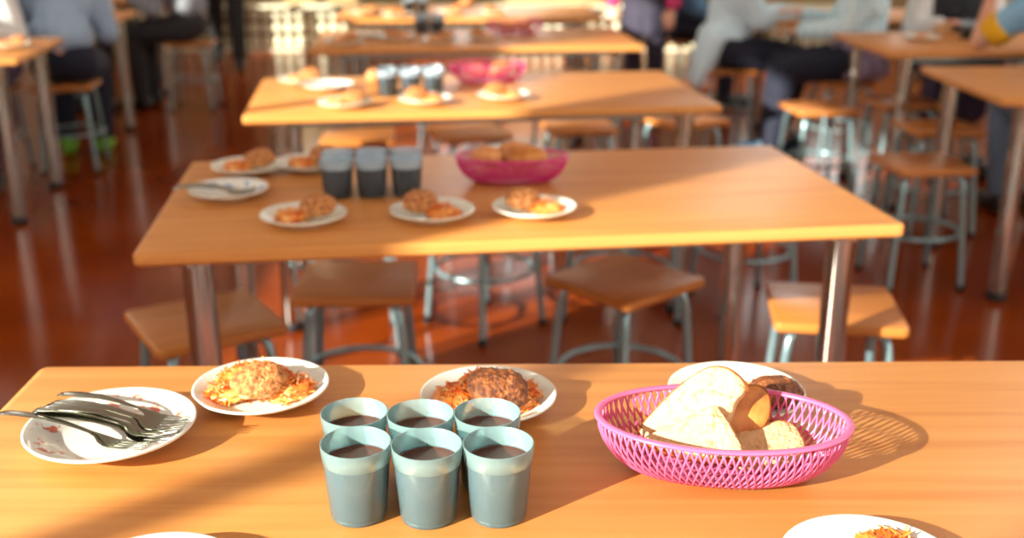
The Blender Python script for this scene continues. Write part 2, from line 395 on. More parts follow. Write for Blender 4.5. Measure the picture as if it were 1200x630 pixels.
SA = [((240, 372), 32, 'square stool by the left front leg of the second table, with a bright gleam'),
      ((419, 326), 2, 'square wooden stool tucked under the second table right of the gleaming stool'),
      ((731, 324), 42, 'square wooden stool turned cornerwise under the middle of the second table'),
      ((977, 356), -8, 'square stool with sunlit front edge behind the right front leg of the second table')]
for (p, a, lab) in SA: stool(*seat_at(*p), a, lab)
stool(-.09, 3.42, 44, 'square stool turned cornerwise under the third table, legs seen below the second table')
stool(.36, 3.42, 40, 'square stool under the third table, right of the cornerwise one')
stool(-.50, 3.24, 10, 'square stool under the left end of the third table, one leg catching the sun')
stool(.80, 3.62, 15, 'square stool under the right end of the third table')
for (p, a, lab) in [((420, 157), 5, 'square stool between the third and fourth tables, nearest the left end'),
                    ((550, 153), 20, 'square stool between the third and fourth tables, behind the basket side'),
                    ((678, 145), 8, 'square stool between the third and fourth tables, its pale seat edge in sun'),
                    ((800, 138), 30, 'square stool at the right end of the third table')]:
    v = seat_at(*p); stool(v[0], v[1], a, lab)
stool(-.35, 5.9, 12, 'square stool between the fourth and farthest tables, left one of two')
stool(.3, 6.0, 30, 'square stool between the fourth and farthest tables, right one of two')
for (p, a, lab) in [((960, 124), 8, 'empty square stool standing alone in front of the checked shirt'),
                    ((1056, 117), 5, 'empty stool behind the front leg of the table with the yellow-cuffed arm'),
                    ((1100, 147), 4, 'reddish brown shaded stool half under the empty right-hand table'),
                    ((1080, 189), 6, 'nearest stool on the right, beside the left legs of the empty right-hand table')]:
    v = seat_at(*p); stool(v[0], v[1], a, lab)
SP1 = seat_at(850, 79); stool(*SP1, 6, 'stool under the seated person in a light blue shirt and navy trousers')
SDN = seat_at(786, 45); stool(*SDN, 10, 'stool under the sitter in blue denim')
SP4 = seat_at(987, 92); stool(*SP4, 4, 'stool under the sitter in a checked shirt and lavender skirt')
SP3 = (-2.16, 7.5); stool(*SP3, 3, 'stool under the sitter in charcoal trousers on the left')
SP4L = (-2.78, 6.95); stool(*SP4L, 8, 'stool under the sitter in black trousers between two left-hand tables')
SP2 = (-2.3, 5.68); stool(*SP2, 8, 'stool under the pale shirt, behind the nearest left-hand table')
SG = (-2.66, 5.56); stool(*SG, 8, 'stool under the girl in a plaid skirt')
SP6 = (2.3, 5.95); stool(*SP6, 0, 'stool under the sitter in a dark flowered vest')
SP7 = (2.32, 4.52); stool(*SP7, 0, 'stool under the sitter with the yellow cuff, behind the empty table')

# ------------------------------------------------------------------ crockery
PLATE_PROF = [(0, .0035), (.030, .0035), (.032, 0), (.046, 0), (.048, .003), (.066, .0085), (.0855, .0185), (.0868, .0205), (.0862, .0222), (.084, .0216), (.066, .0125), (.056, .0075), (.048, .006), (0, .006)]
def plate_mesh(m):
    bm = bmesh.new(); add_lathe(bm, PLATE_PROF, 56); bmesh.ops.recalc_face_normals(bm, faces=bm.faces)
    me = bpy.data.meshes.new('plate'); bm.to_mesh(me); bm.free(); me.materials.append(M[m]); me.polygons.foreach_set('use_smooth', [True] * len(me.polygons)); return me
PM = {k: plate_mesh(k) for k in ('plate', 'plate_red', 'plate_blue')}
def plate(p, label, m='plate', group=None, sc=1.):
    o = bpy.data.objects.new('plate', PM[m]); C.objects.link(o); o.location = (p[0], p[1], T); o.scale = (sc, sc, sc)
    o.rotation_euler = (0, 0, random.Random(len(label)).uniform(0, 6)); return tag(o, label, 'plate', group or 'plates on the tables')
rnd = random.Random(5)
def lumpy(bm, c, rad, rot=None, amp=.12, fr=40, sub=4, seed=0):
    vs = add_ball(bm, (0, 0, 0), (1, 1, 1), sub=sub)
    mx = Matrix.Translation(c) @ (rot.to_matrix().to_4x4() if rot else Matrix())
    for v in vs:
        d = v.co.normalized(); q = Vector((d.x * rad[0], d.y * rad[1], d.z * rad[2]))
        k = 1 + amp * noise.noise(q * fr + Vector((seed * 3.1, seed * 1.7, seed))) + amp * .5 * noise.noise(q * fr * 3 + Vector((seed, 0, seed * 2)))
        v.co = mx @ (q * k)
def add_shred(bm, p, d, ln, w, th, bend):
    """a limp flattened strip"""
    d = d.normalized(); s = d.cross(Vector((0, 0, 1)))
    if s.length < .1: s = Vector((1, 0, 0))
    s.normalize(); u = s.cross(d); prev = None
    for k in range(5):
        t = k / 4 - .5; c = p + d * (ln * t) + s * (bend * (t * t - .1)) + u * (-abs(bend) * .6 * t * t)
        ww = w * (1 - .5 * abs(t) * 1.4)
        ring = [bm.verts.new(c + s * (a * ww) + u * (b * th)) for a, b in ((-1, -1), (1, -1), (1, 1), (-1, 1))]
        if prev:
            for i in range(4): bm.faces.new((prev[i], prev[(i + 1) % 4], ring[(i + 1) % 4], ring[i]))
        else: bm.faces.new(ring[::-1])
        prev = ring
    bm.faces.new(prev)
def cabbage_mesh(seed, lobes, n, ln=.016):
    rd = random.Random(seed); bm = bmesh.new()
    for (x, y, rx, ry, h) in lobes: lumpy(bm, (x, y, .0075 + h * .28), (rx, ry, h * .68), amp=.35, fr=70, sub=3, seed=seed)
    for f in bm.faces: f.material_index = 0
    tot = sum(l[2] * l[3] for l in lobes)
    for l in lobes:
        x, y, rx, ry, h = l
        for _ in range(int(n * rx * ry / tot)):
            a = rd.uniform(0, 2 * PI); r = math.sqrt(rd.random()) * 1.08
            z = .0085 + h * .95 * math.sqrt(max(0, 1 - min(r, 1) ** 2)) + rd.uniform(-.002, .003)
            d = Vector((rd.uniform(-1, 1), rd.uniform(-1, 1), rd.uniform(-.55, .55)))
            k = len(bm.faces)
            add_shred(bm, Vector((x + rx * r * math.cos(a), y + ry * r * math.sin(a), z)), d, ln * rd.uniform(.5, 1.3), rd.uniform(.0007, .0015), .0006, rd.uniform(-.008, .008))
            bm.faces.ensure_lookup_table(); mi = rd.choice((0, 0, 1, 1, 2))
            for f in bm.faces[k:]: f.material_index = mi
    bmesh.ops.recalc_face_normals(bm, faces=bm.faces)
    me = bpy.data.meshes.new('stewed_cabbage'); bm.to_mesh(me); bm.free()
    for k in ('cabbage', 'carrot', 'onion'): me.materials.append(M[k])
    return me
def cabbage(me, p, rz, label):
    o = bpy.data.objects.new('stewed_cabbage', me); C.objects.link(o); o.location = (p[0], p[1], T); o.rotation_euler = (0, 0, rz)
    return tag(o, label, 'cabbage', 'helpings of stewed cabbage', 'stuff')
def cutlet_mesh(seed, m, pale=True):
    bm = bmesh.new(); lumpy(bm, (0, 0, 0), (.039, .033, .02), amp=.13, fr=45, sub=5, seed=seed)
    for v in bm.verts: v.co += v.co.normalized() * .0011 * noise.noise(v.co * 420)
    bm.normal_update()
    for f in bm.faces:
        c = f.calc_center_median()
        f.material_index = 1 if pale and (c.z + .006 * noise.noise(c * 60)) < -.004 else 0
    me = bpy.data.meshes.new('cutlet'); bm.to_mesh(me); bm.free(); me.materials.append(M[m]); me.materials.append(M['pale'])
    me.polygons.foreach_set('use_smooth', [True] * len(me.polygons)); return me
def cutlet(me, p, z, rot, label, sc=1.):
    o = bpy.data.objects.new('cutlet', me); C.objects.link(o); o.location = (p[0], p[1], T + z); o.rotation_euler = rot; o.scale = (sc, sc, sc)
    return tag(o, label, 'cutlet', 'breaded cutlets')

# near table -------------------------------------------------------
p1 = Vector((-.324, 1.299, T)); p2 = Vector((-.03, 1.272, T)); p3 = Vector((.287, 1.285, T)); pc = Vector((-.478, 1.183, T))
plate(pc, 'white plate with small red flowers on the rim, carrying a heap of forks', 'plate_red', sc=1.14)
plate(p1, 'white plate of pale sunlit cutlet and cabbage behind the cutlery plate'); plate(p2, 'white plate of dark cutlet and orange cabbage behind the six cups')
plate(p3, 'white plate mostly hidden behind the near pink bread basket')
plBR = Vector((.34, .893, T)); plBL = Vector((-.33, .860, T))
plate(plBR, 'white plate cut off by the bottom edge right of the cups'); plate(plBL, 'white plate just showing at the bottom edge under the cutlery plate')
cabbage(cabbage_mesh(1, [(-.012, .016, .050, .036, .032), (-.040, -.010, .028, .026, .020), (.038, -.002, .032, .028, .024)], 760), p1, 0, 'golden stewed cabbage shreds round the sunlit cutlet')
cabbage(cabbage_mesh(2, [(-.034, -.006, .035, .032, .026), (-.004, .03, .034, .026, .03), (.034, .004, .034, .032, .024)], 620), p2, 0, 'orange stewed cabbage round the dark cutlet behind the cups')
cabbage(cabbage_mesh(3, [(.03, .0, .03, .025, .018)], 90), p3, 0, 'stewed cabbage on the plate behind the near basket')
cabbage(cabbage_mesh(4, [(.03, .03, .034, .03, .018), (0, -.02, .03, .03, .018)], 150), plBR, .2, 'stewed cabbage on the plate at the bottom edge right of the cups')
cabbage(cabbage_mesh(6, [(0, -.02, .04, .03, .018)], 90), plBL, 0, 'stewed cabbage on the plate at the bottom edge under the cutlery plate')
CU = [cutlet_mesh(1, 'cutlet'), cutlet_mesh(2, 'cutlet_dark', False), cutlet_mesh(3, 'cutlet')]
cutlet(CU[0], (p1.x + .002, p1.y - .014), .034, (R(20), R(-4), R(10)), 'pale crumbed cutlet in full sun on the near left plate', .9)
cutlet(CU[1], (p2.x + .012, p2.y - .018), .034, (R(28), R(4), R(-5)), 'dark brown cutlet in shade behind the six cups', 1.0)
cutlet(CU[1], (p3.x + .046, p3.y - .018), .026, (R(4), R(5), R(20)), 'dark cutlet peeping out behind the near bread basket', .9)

# forks ------------------------------------------------------------
def fork(label, h, hd, lift=0., roll=0.):
    """a table fork from handle end h to tine tips hd (points); tines curve down onto the plate"""
    h = Vector(h); hd = Vector(hd); d = hd - h; ln = d.length
    fk = thing('fork', label, 'fork', h, 0, 'forks on the near plate')
    X = d.normalized(); Y = Vector((0, 0, 1)).cross(X).normalized(); Z = X.cross(Y)
    mx = Matrix((X, Y, Z)).transposed().to_4x4() @ Matrix.Rotation(roll, 4, 'X')
    def P(t, w, z): return mx @ Vector((t * ln, w, z))
    def strip(bm, sts, th):
        prev = None
        for (t, w, z, off) in sts:
            ring = [bm.verts.new(P(t, off + a * w, z + b * th + (c_ if abs(a) == 1 else 0))) for a, b, c_ in ((-1, -.2, 0), (0, -1, 0), (1, -.2, 0), (1, .2, 0), (0, 1, 0), (-1, .2, 0))]
            if prev:
                for i in range(6): bm.faces.new((prev[i], prev[(i + 1) % 6], ring[(i + 1) % 6], ring[i]))
            else: bm.faces.new(ring[::-1])
            prev = ring
        bm.faces.new(prev)
    bm = bmesh.new()
    strip(bm, [(0, .004, -.002, 0), (.008, .0072, -.001, 0), (.05, .0082, .0008, 0), (.15, .0076, .004, 0), (.3, .0062, .0065, 0), (.45, .005, .0062, 0), (.56, .0038, .004, 0), (.64, .0034, .002, 0)], .0016)
    bm_obj('handle', bm, 'fork', fk, True, 60)
    bm = bmesh.new()
    strip(bm, [(.62, .0034, .0025, 0), (.67, .0055, .0005, 0), (.71, .0105, -.003, 0), (.75, .0125, -.0048, 0), (.80, .0128, -.005, 0)], .0013)
    for o_ in (-.0099, -.0033, .0033, .0099):
        strip(bm, [(.79, .0024, -.005, o_), (.86, .0021, -.0035, o_), (.93, .0017, -.0008, o_ * .98), (1.0, .0007, .003, o_ * .95)], .0010)
    bm_obj('head', bm, 'fork', fk, True, 60)
    return fk
FK = [((0, 482), .030, (172, 524), .014, 'fork lying nearest the plate edge, its handle reaching the table corner'),
      ((36, 483), .029, (206, 513), .020, 'fork second from the front of the heap on the cutlery plate'),
      ((42, 478), .035, (200, 507), .024, 'fork in the middle of the heap, under its neighbours'),
      ((51, 476), .037, (212, 502), .028, 'fork fourth from the front of the heap on the cutlery plate'),
      ((60, 471), .036, (218, 499), .031, 'fork fifth from the front of the heap on the cutlery plate'),
      ((70, 460), .034, (222, 493), .022, 'rearmost fork of the heap, a little apart from the others')]
for k, (a, za, b, zb, lab) in enumerate(FK): fork(lab, at(*a, T + za), at(*b, T + zb), roll=R((-6, 5, -4, 8, 3, -5)[k]))

# cups ---------------------------------------------------------------
def make_cup(drink, lod=40, shell='cup'):
    c = thing('cup', 'x', 'cup')
    bm = bmesh.new()
    add_lathe(bm, [(0, .002), (.024, .002), (.0255, 0), (.028, .0005), (.0296, .004), (.0345, .0645), (.0337, .0645), (.0284, .0055), (.027, .004), (0, .004)], lod)
    bm_obj('shell', bm, shell, c, True, 40)
    bm = bmesh.new()
    add_lathe(bm, [(.0338, .0646), (.0347, .0646), (.0355, .0656), (.0369, .083), (.0367, .0844), (.0358, .0846), (.0351, .0835), (.0338, .0646)], lod)
    bm_obj('rim_band', bm, shell.replace('cup', 'cup_rim'), c, True, 40)
    bm = bmesh.new(); add_lathe(bm, [(0, .0045), (.0268, .0045), (.028, .006), (.0331, .0625), (.0331, .0638), (.0325, .0632), (0, .0632)], lod)
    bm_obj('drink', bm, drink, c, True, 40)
    return c
cupn = make_cup('drink'); first = [1]
rows = [('front', .0, 1.012), ('back', .0, 1.083)]
for r_, (nm, _, yy) in enumerate(rows):
    for k in range(3):
        x = (-.161 + k * .0735) if r_ == 0 else (-.172 + k * .0725)
        cp = cupn if first[0] else dup(cupn, (0, 0, 0)); first[0] = 0
        cp.location = (x, yy + (.004, 0, .003)[k], T); cp.rotation_euler = (0, 0, k + r_)
        cp['group'] = 'milky plastic cups on the near table'
        cp['label'] = ('left', 'middle', 'right')[k] + ' cup of the %s row of milky cups on the nearest table' % nm

# bread basket ----------------------------------------------------------
def basket_pt(th, t, a=.139, b=.083, a0=.092, b0=.042, h=.063):
    k = t ** .62                                # outward flare
    k = math.sin(t * PI / 2) ** .9
    up = h * (t ** 1.35) 
    return Vector(((a0 + (a - a0) * k) * math.cos(th), (b0 + (b - b0) * k) * math.sin(th), .003 + up))
def make_basket(m, n, label, loc, rz, sc=1.):
    t = thing('bread_basket', label, 'basket', loc, rz, 'pink plastic bread baskets')
    t.scale = (sc, sc, sc)
    bm = bmesh.new()
    ring = [basket_pt(2 * PI * k / 72, 1) for k in range(72)]
    add_tube(bm, ring, .0026, 10, True, rx=.0046); bm_obj('rim', bm, m, t)
    bm = bmesh.new()
    for s in (-1, 1):
        for k in range(n):
            th0 = 2 * PI * k / n
            # spread bars evenly along the ellipse
            pts = [basket_pt(th0 + s * .2 * u + .10 * math.sin(2 * th0), u) for u in (0, .14, .28, .42, .56, .7, .84, 1)]
            add_tube(bm, pts, .00135, 6)
    bm_obj('lattice_side', bm, m, t)
    bm = bmesh.new()
    add_lathe(bm, [(0, 0), (.97, 0), (1.02, .002), (1.03, .0045), (.98, .0055), (.9, .004), (0, .004)], 48, (0, 0, 0), .095, .042)
    bm_obj('base', bm, m, t)
    return t
bk = Vector((.235, 1.11, T))
bas = make_basket('pink', 82, 'pink lattice basket of bread slices on the nearest table', bk, R(-6))

def bread(label, outline, P0, n, th, crust_mat='crust', face='crumb', flat=(), seed=1, group='bread slices in the near basket'):
    """slice cut from a loaf: outline points on the plane (P0,n), thickness th away from n"""
    n = Vector(n).normalized(); pts = [on_plane(x, y, P0, n) for x, y in outline]
    cen = sum(pts, Vector()) / len(pts)
    root = thing('bread_slice', label, 'bread', cen, 0, group)
    pts = [p - cen for p in pts]
    sm = []                                       # soften the outline
    N_ = len(pts)
    for i in range(N_):
        for u in (0, .25, .5, .75):
            a, b, c, d = pts[i - 1], pts[i], pts[(i + 1) % N_], pts[(i + 2) % N_]
            sm.append((2 * b + (c - a) * u + (2 * a - 5 * b + 4 * c - d) * u ** 2 + (-a + 3 * b - 3 * c + d) * u ** 3) / 2)
    rings = []
    bm = bmesh.new()
    for s, z in ((.0, 0.0009), (.35, .0013), (.7, .0013), (.92, .0009), (.985, -.001)):
        rings.append([bm.verts.new(p * s + n * (z + .0009 * noise.noise(p * 90 + Vector((seed, 0, 0))) * (s < .95))) for p in sm])
    back = []
    for s, z in ((.985, -th + .001), (.9, -th), (.3, -th)):
        back.append([bm.verts.new(p * s + n * z) for p in sm])
    allr = rings[1:] + back; K = len(sm)
    bm.faces.new(rings[1]); bm.faces.new(back[-1][::-1])
    for v in rings[0]: bm.verts.remove(v)
    for a, b in zip(allr, allr[1:]):
        for i in range(K): bm.faces.new((a[i], a[(i + 1) % K], b[(i + 1) % K], b[i]))
    bm_obj('crumb', bm, face, root)
    bm = bmesh.new(); rr = []
    for s, z in ((.975, .0004), (1.005, -.0008), (1.02, -th * .3), (1.025, -th * .6), (1.01, -th), (.97, -th - .0002)):
        rr.append([bm.verts.new(p * s + n * z + p.normalized() * .0012 * noise.noise(p * 70 + n * z * 60 + Vector((0, seed, 0)))) for p in sm])
    keep = [not any(lo <= i / K < hi for lo, hi in flat) for i in range(K)]
    for a, b in zip(rr, rr[1:]):
        for i in range(K):
            if keep[i]: bm.faces.new((a[i], a[(i + 1) % K], b[(i + 1) % K], b[i]))
    bm_obj('crust', bm, crust_mat, root)
    return root
P_ = Vector((.20, 1.115, .775))
bread('tall white bread slice leaning at the back left of the near basket', [(748, 506), (772, 474), (800, 448), (824, 432), (846, 429), (866, 440), (874, 455), (862, 472), (850, 500), (820, 522), (780, 522)], P_ + Vector((0, .012, 0)), (-.35, -.82, .5), .02, flat=((.55, .98),), seed=1)
bread('white bread slice lying in front of the tall one in the near basket', [(752, 514), (788, 496), (822, 480), (838, 474), (852, 490), (866, 514), (872, 530), (860, 537), (820, 534), (780, 525)], Vector((.19, 1.088, .765)), (-.25, -.62, .75), .022, flat=((0, .35),), seed=2)
bread('brown crusted bread piece at the middle of the near basket', [(838, 478), (860, 456), (886, 450), (902, 462), (902, 490), (886, 506), (862, 508), (850, 494)], Vector((.25, 1.135, .775)), (.1, -.85, .45), .03, face='crust', seed=3)
bread('low bread slice at the right of the near basket', [(860, 508), (884, 497), (915, 492), (934, 500), (944, 522), (926, 534), (892, 537), (862, 535)], Vector((.27, 1.1, .75)), (.0, -.3, .95), .02, flat=((.5, .9),), seed=4)

# ---------------------------------------------------------------- other tables' food
cab_far = [cabbage_mesh(11, [(-.022, -.004, .034, .03, .022)], 80, .02), cabbage_mesh(12, [(.022, -.006, .036, .03, .022)], 80, .02)]
def meal(px, py, where, side, cm=0, sc=1., rz=0.):
    p = at(px, py, T + .012)
    plate(p, 'white plate of food ' + where, sc=sc)
    cabbage(cab_far[side], p, rz, 'orange stewed cabbage on the plate ' + where)
    q = p + Vector((.028 if side == 0 else -.026, .006, 0))
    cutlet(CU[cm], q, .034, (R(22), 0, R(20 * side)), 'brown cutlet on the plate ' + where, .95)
def plain(px, py, where, m='plate', sc=1.): return plate(at(px, py, T + .012), where, m, sc=sc)
meal(291, 196, 'at the far left corner of the second table', 0, 0)
meal(366, 192, 'behind the three cups of the second table', 0, 2)
meal(356, 254, 'in front of the cups on the second table', 0, 2, 1.0)
meal(507, 249, 'left of the pair before the basket on the second table', 1, 2)
meal(626, 245, 'right under the basket on the second table', 1, 2, rz=.3)
plain(598, 181, 'white plate peeping out behind the basket on the second table')
plain(268, 224, 'blue-patterned plate with forks at the left of the second table', 'plate_blue')
far_fork = None
def forks_on(px, py, n, where, ord_):
    global far_fork
    p = at(px, py, T + .02)
    for k in range(n):
        a = Vector((p.x - .115, p.y - .012 + .012 * k, T + .03)); b = Vector((p.x + .06, p.y - .02 + .014 * k, T + .022))
        f = fork(ord_[k] + ' fork on the ' + where, a, b); f['group'] = 'forks on the ' + where
forks_on(268, 224, 3, 'blue-patterned plate of the second table', ('nearest', 'middle', 'farthest'))
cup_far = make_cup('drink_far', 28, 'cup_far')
cup_far.name = 'cup'; cf = [1]
def far_cup(x, y, label, group):
    o = cup_far if cf[0] else dup(cup_far, (0, 0, 0)); cf[0] = 0
    o.location = (x, y, T); o['label'] = label; o['group'] = group
c0 = at(395, 234, T); ang = R(6)
for r_ in range(2):
    for k in range(3):
        u, v = k * .076, .028 + r_ * .075
        far_cup(c0.x + u * math.cos(ang) - v * math.sin(ang), c0.y + u * math.sin(ang) + v * math.cos(ang),
                ('left', 'middle', 'right')[k] + ' cup of the %s row of dark drinks on the second table' % ('front', 'back')[r_], 'cups on the second table')
b2 = make_basket('pink_far', 78, 'pink basket of bread on the second table', at(600, 212, T), R(2), .92)
b3 = make_basket('pink_far', 44, 'pink basket tilted by perspective behind plates on the third table', at(572, 96, T), R(8), .98)
b3['label'] = 'pink basket of bread on the third table, right of the grey cups'
b4 = make_basket('pink_far', 40, 'dark pink basket on the fourth table, behind a row of plates', at(603, 40, T), R(3), .98)
def roll_(name_, p, rad, rot, label, group, m='roll', seed=0):
    bm = bmesh.new(); lumpy(bm, (0, 0, 0), rad, amp=.16, fr=25, sub=4, seed=seed)
    o = bm_obj('bread_piece', bm, m); o.location = p; o.rotation_euler = rot; tag(o, label, 'bread', group); return o
g = 'bread in the second basket'; B = b2.location
roll_('b', B + Vector((-.055, .0, .058)), (.038, .032, .024), (0, .2, .3), 'left chunk of bread in the basket of the second table', g, seed=1)
roll_('b', B + Vector((.03, -.012, .060)), (.05, .03, .022), (.3, 0, .05), 'long chunk of bread in the basket of the second table', g, 'crust', seed=2)
roll_('b', B + Vector((.015, .030, .062)), (.05, .03, .022), (.3, .1, -.1), 'pale chunk of bread at the back of the basket on the second table', g, seed=3)
g = 'bread in the third basket'; B = b3.location
roll_('b', B + Vector((-.04, 0, .04)), (.042, .032, .026), (0, .2, .3), 'left bread chunk in the basket of the third table', g, seed=4)
roll_('b', B + Vector((.04, .01, .045)), (.046, .034, .026), (0, -.2, .1), 'right bread chunk in the basket of the third table', g, 'crust', seed=5)
# third table
meal(355, 94, 'at the far left corner of the third table', 0, 0)
plain(384, 101, 'blue-patterned plate with forks at the left of the third table', 'plate_blue', 1.05)
forks_on(384, 101, 2, 'blue-patterned plate of the third table', ('nearer', 'farther'))
meal(404, 121, 'at the front left of the third table', 0, 0)
meal(498, 117, 'in front of the grey cups on the third table', 1, 0)
meal(590, 112, 'before the basket on the third table', 1, 0)
roll_('b', at(438, 100, T) + Vector((0, .02, .028)), (.03, .026, .028), (0, 0, .4), 'pale bread piece left of the grey cups on the third table', 'bread on the third table', seed=7)
c0 = at(455, 113, T); ang = R(7)
for r_ in range(2):
    for k in range(3):
        u, v = k * .077, .02 + r_ * .075
        far_cup(c0.x + u * math.cos(ang) - v * math.sin(ang), c0.y + u * math.sin(ang) + v * math.cos(ang),
                ('left', 'middle', 'right')[k] + ' cup of the %s row of grey cups on the third table' % ('front', 'back')[r_], 'cups on the third table')
# fourth table
meal(404, 49, 'at the left end of the fourth table', 0, 0)
plain(420, 40, 'small white plate behind the left meal of the fourth table', sc=.8); plain(442, 41, 'second small white plate at the left of the fourth table', 'plate_blue', .8)
meal(466, 44, 'at the left middle of the fourth table', 1, 0)
meal(516, 47, 'in the middle of the fourth table', 0, 2)
meal(566, 44, 'before the dark pink basket on the fourth table', 1, 0)
c0 = at(500, 40, T)
for k in range(4):
    far_cup(c0.x + (k % 2) * .078 - .03 , c0.y + .05 + (k // 2) * .078, ('front left', 'front right', 'back left', 'back right')[k] + ' cup of the four grey cups on the fourth table', 'cups on the fourth table')
roll_('b', b4.location + Vector((-.03, 0, .036)), (.046, .034, .022), (0, .1, .3), 'left bread chunk in the dark pink basket', 'bread in the dark pink basket', seed=8)
roll_('b', b4.location + Vector((.045, .0, .036)), (.04, .034, .022), (0, .1, .8), 'right bread chunk in the dark pink basket', 'bread in the dark pink basket', seed=9)
# farthest table
meal(430, 15, 'at the left end of the farthest table', 0, 0)
meal(466, 18, 'second from the left end of the farthest table', 1, 0)
meal(530, 14, 'right of the cups on the farthest table', 0, 0)
meal(580, 15, 'in the middle of the farthest table', 1, 0)
c0 = at(482, 16, T)
for k in range(4):
    far_cup(c0.x + (k % 2) * .078 - .02, c0.y + .05 + (k // 2) * .078, ('front left', 'front right', 'back left', 'back right')[k] + ' cup of the four cups on the farthest table', 'cups on the farthest table')
roll_('b', at(548, 6, T) + Vector((0, 0, .024)), (.05, .04, .026), (0, 0, .5), 'bread chunk behind the plates on the farthest table', 'bread on the farthest table', seed=10)
# side tables
meal(14, 53, 'in front of the girl in the plaid skirt', 0, 0)
plain(1080, 44, 'white plate of food on the table with the yellow-cuffed arm'); cabbage(cab_far[0], at(1080, 44, T + .012), 1., 'pale food heaped on the plate by the yellow-cuffed arm')
roll_('b', at(1104, 38, T) + Vector((.0, .0, .022)), (.05, .04, .024), (0, 0, .2), 'bread chunk on the table by the yellow-cuffed arm', 'bread on side tables', 'crumb', seed=11)
far_cup(*at(1132, 46, T).xy, 'grey cup beside the hand of the yellow-cuffed arm', 'cups on side tables')
meal(900, 10, 'on the table before the person in light blue', 0, 2)

# ---------------------------------------------------------------- people
def person(label, loc, rz, J, shirt, lower, hairm, shoe, style='trousers', sleeve='long', vest=None, cuff=None, sc=1., hair='short', socks=None, skirt_m=None, over=None, tuck=False, drape=False):
    """J: joints in the person's own frame, facing +y"""
    V = Vector; j = {k: V(v) for k, v in J.items()}
    def sides(): return (('l', -1), ('r', 1))
    pel, che, nek, hed = j['pelvis'], j['chest'], j['neck'], j['head']
    up = (hed - nek).normalized()
    fw_ = V((0, 1, 0)); fw_ = (fw_ - up * fw_.dot(up)).normalized(); rt = fw_.cross(up)
    bm = bmesh.new()
    add_capsule(bm, pel + V((-.05, 0, 0)), .105, pel + V((.05, 0, 0)), .105)
    add_capsule(bm, pel, .12, che, .115); add_capsule(bm, che + V((-.06, 0, 0)), .1, che + V((.06, 0, 0)), .1)
    add_capsule(bm, che, .09, nek, .05); add_capsule(bm, nek, .047, hed - up * .02, .045)
    hr = Matrix((rt, fw_, up)).transposed().to_euler()
    add_ball(bm, hed + up * .02 - fw_ * .01, (.073, .092, .098), hr)           # skull
    add_ball(bm, hed - up * .045 + fw_ * .02, (.056, .066, .062), hr)          # jaw
    add_ball(bm, hed - up * .088 + fw_ * .058, (.022, .02, .016), hr)          # chin
    add_capsule(bm, hed + up * .015 + fw_ * .082, .009, hed - up * .022 + fw_ * .1, .013, 10, 3)   # nose
    for k, s in sides():
        add_ball(bm, hed + rt * (s * .075) - fw_ * .008, (.012, .02, .032), hr)    # ear
        add_ball(bm, hed + rt * (s * .035) - up * .02 + fw_ * .068, (.022, .018, .018), hr)   # cheek
        S, E_, Wr = j['sho_' + k], j['elb_' + k], j['wri_' + k]
        add_capsule(bm, che + V((0, 0, .06)), .07, S, .055); add_capsule(bm, S, .05, E_, .038); add_capsule(bm, E_, .038, Wr, .026)
        hd_ = j.get('hand_' + k); hd_ = hd_ if hd_ else Wr + (Wr - E_).normalized() * .09
        d = (hd_ - Wr).normalized(); flat = V((0, 0, 1)) - d * d.z
        if flat.length < .2: flat = V((1, 0, 0)) - d * d.x
        flat.normalize(); sd = d.cross(flat)
        pal = Wr + d * .045
        for q in (-1, 0, 1): add_capsule(bm, Wr + d * .008 + sd * (q * .010), .014, Wr + d * .072 + sd * (q * .022), .0125, 10, 3)
        for q, fl in ((-1.5, .058), (-.5, .07), (.5, .074), (1.5, .066)):
            b0 = Wr + d * .075 + sd * (q * .0185); m_ = b0 + d * (fl * .5) - flat * .006; e = m_ + d * (fl * .42) - flat * .02
            add_capsule(bm, b0, .0095, m_, .0088, 10, 3); add_capsule(bm, m_, .0088, e, .0076, 10, 3)
        tb = Wr + d * .025 - sd * (s * .022 * (1 if d.y >= 0 else -1)); tm = tb + d * .03 - sd * (s * .022); te = tm + d * .028 - sd * (s * .004) - flat * .01
        add_capsule(bm, tb, .013, tm, .011, 10, 3); add_capsule(bm, tm, .0105, te, .009, 10, 3)
        Hp, K, A, To = j['hip_' + k], j['kne_' + k], j['ank_' + k], j['toe_' + k]
        add_capsule(bm, Hp, .085, K, .056); cf_ = K.lerp(A, .3); add_capsule(bm, K, .054, cf_, .052); add_capsule(bm, cf_, .052, A, .034)
        add_capsule(bm, A - V((0, 0, .03)), .034, To, .024)
    body = fuse(bm, .0085, 4)
    root = link('person', body, 'skin'); root.location = loc; root.rotation_euler = (0, 0, rz); root.scale = (sc, sc, sc)
    tag(root, label, 'person', 'people in the canteen')
    # shirt
    bm = bmesh.new(); ex = .018
    lo_ = pel + V((0, 0, .11)) if tuck else pel + V((0, 0, .02))
    add_capsule(bm, lo_ + V((-.05, 0, 0)), .095 + ex, lo_ + V((.05, 0, 0)), .095 + ex); add_capsule(bm, lo_, .12 + ex * .5, che, .12 + ex)
    add_capsule(bm, che + V((-.06, 0, 0)), .102 + ex, che + V((.06, 0, 0)), .102 + ex); add_capsule(bm, che, .095 + ex, nek - up * .03, .056 + ex * .4)
    for k, s in sides():
        S, E_, Wr = j['sho_' + k], j['elb_' + k], j['wri_' + k]
        add_capsule(bm, che + V((0, 0, .06)), .075 + ex, S, .06 + ex * .6); add_capsule(bm, S, .055 + ex, S.lerp(E_, .72) if sleeve == 'short' else E_, .046 + ex * (1 if sleeve == 'long' else .7))
        if sleeve == 'long': add_capsule(bm, E_, .044 + ex, E_.lerp(Wr, .93), .03 + ex)
        elif sleeve == 'roll': add_capsule(bm, E_, .044 + ex, E_.lerp(Wr, .2), .042 + ex)
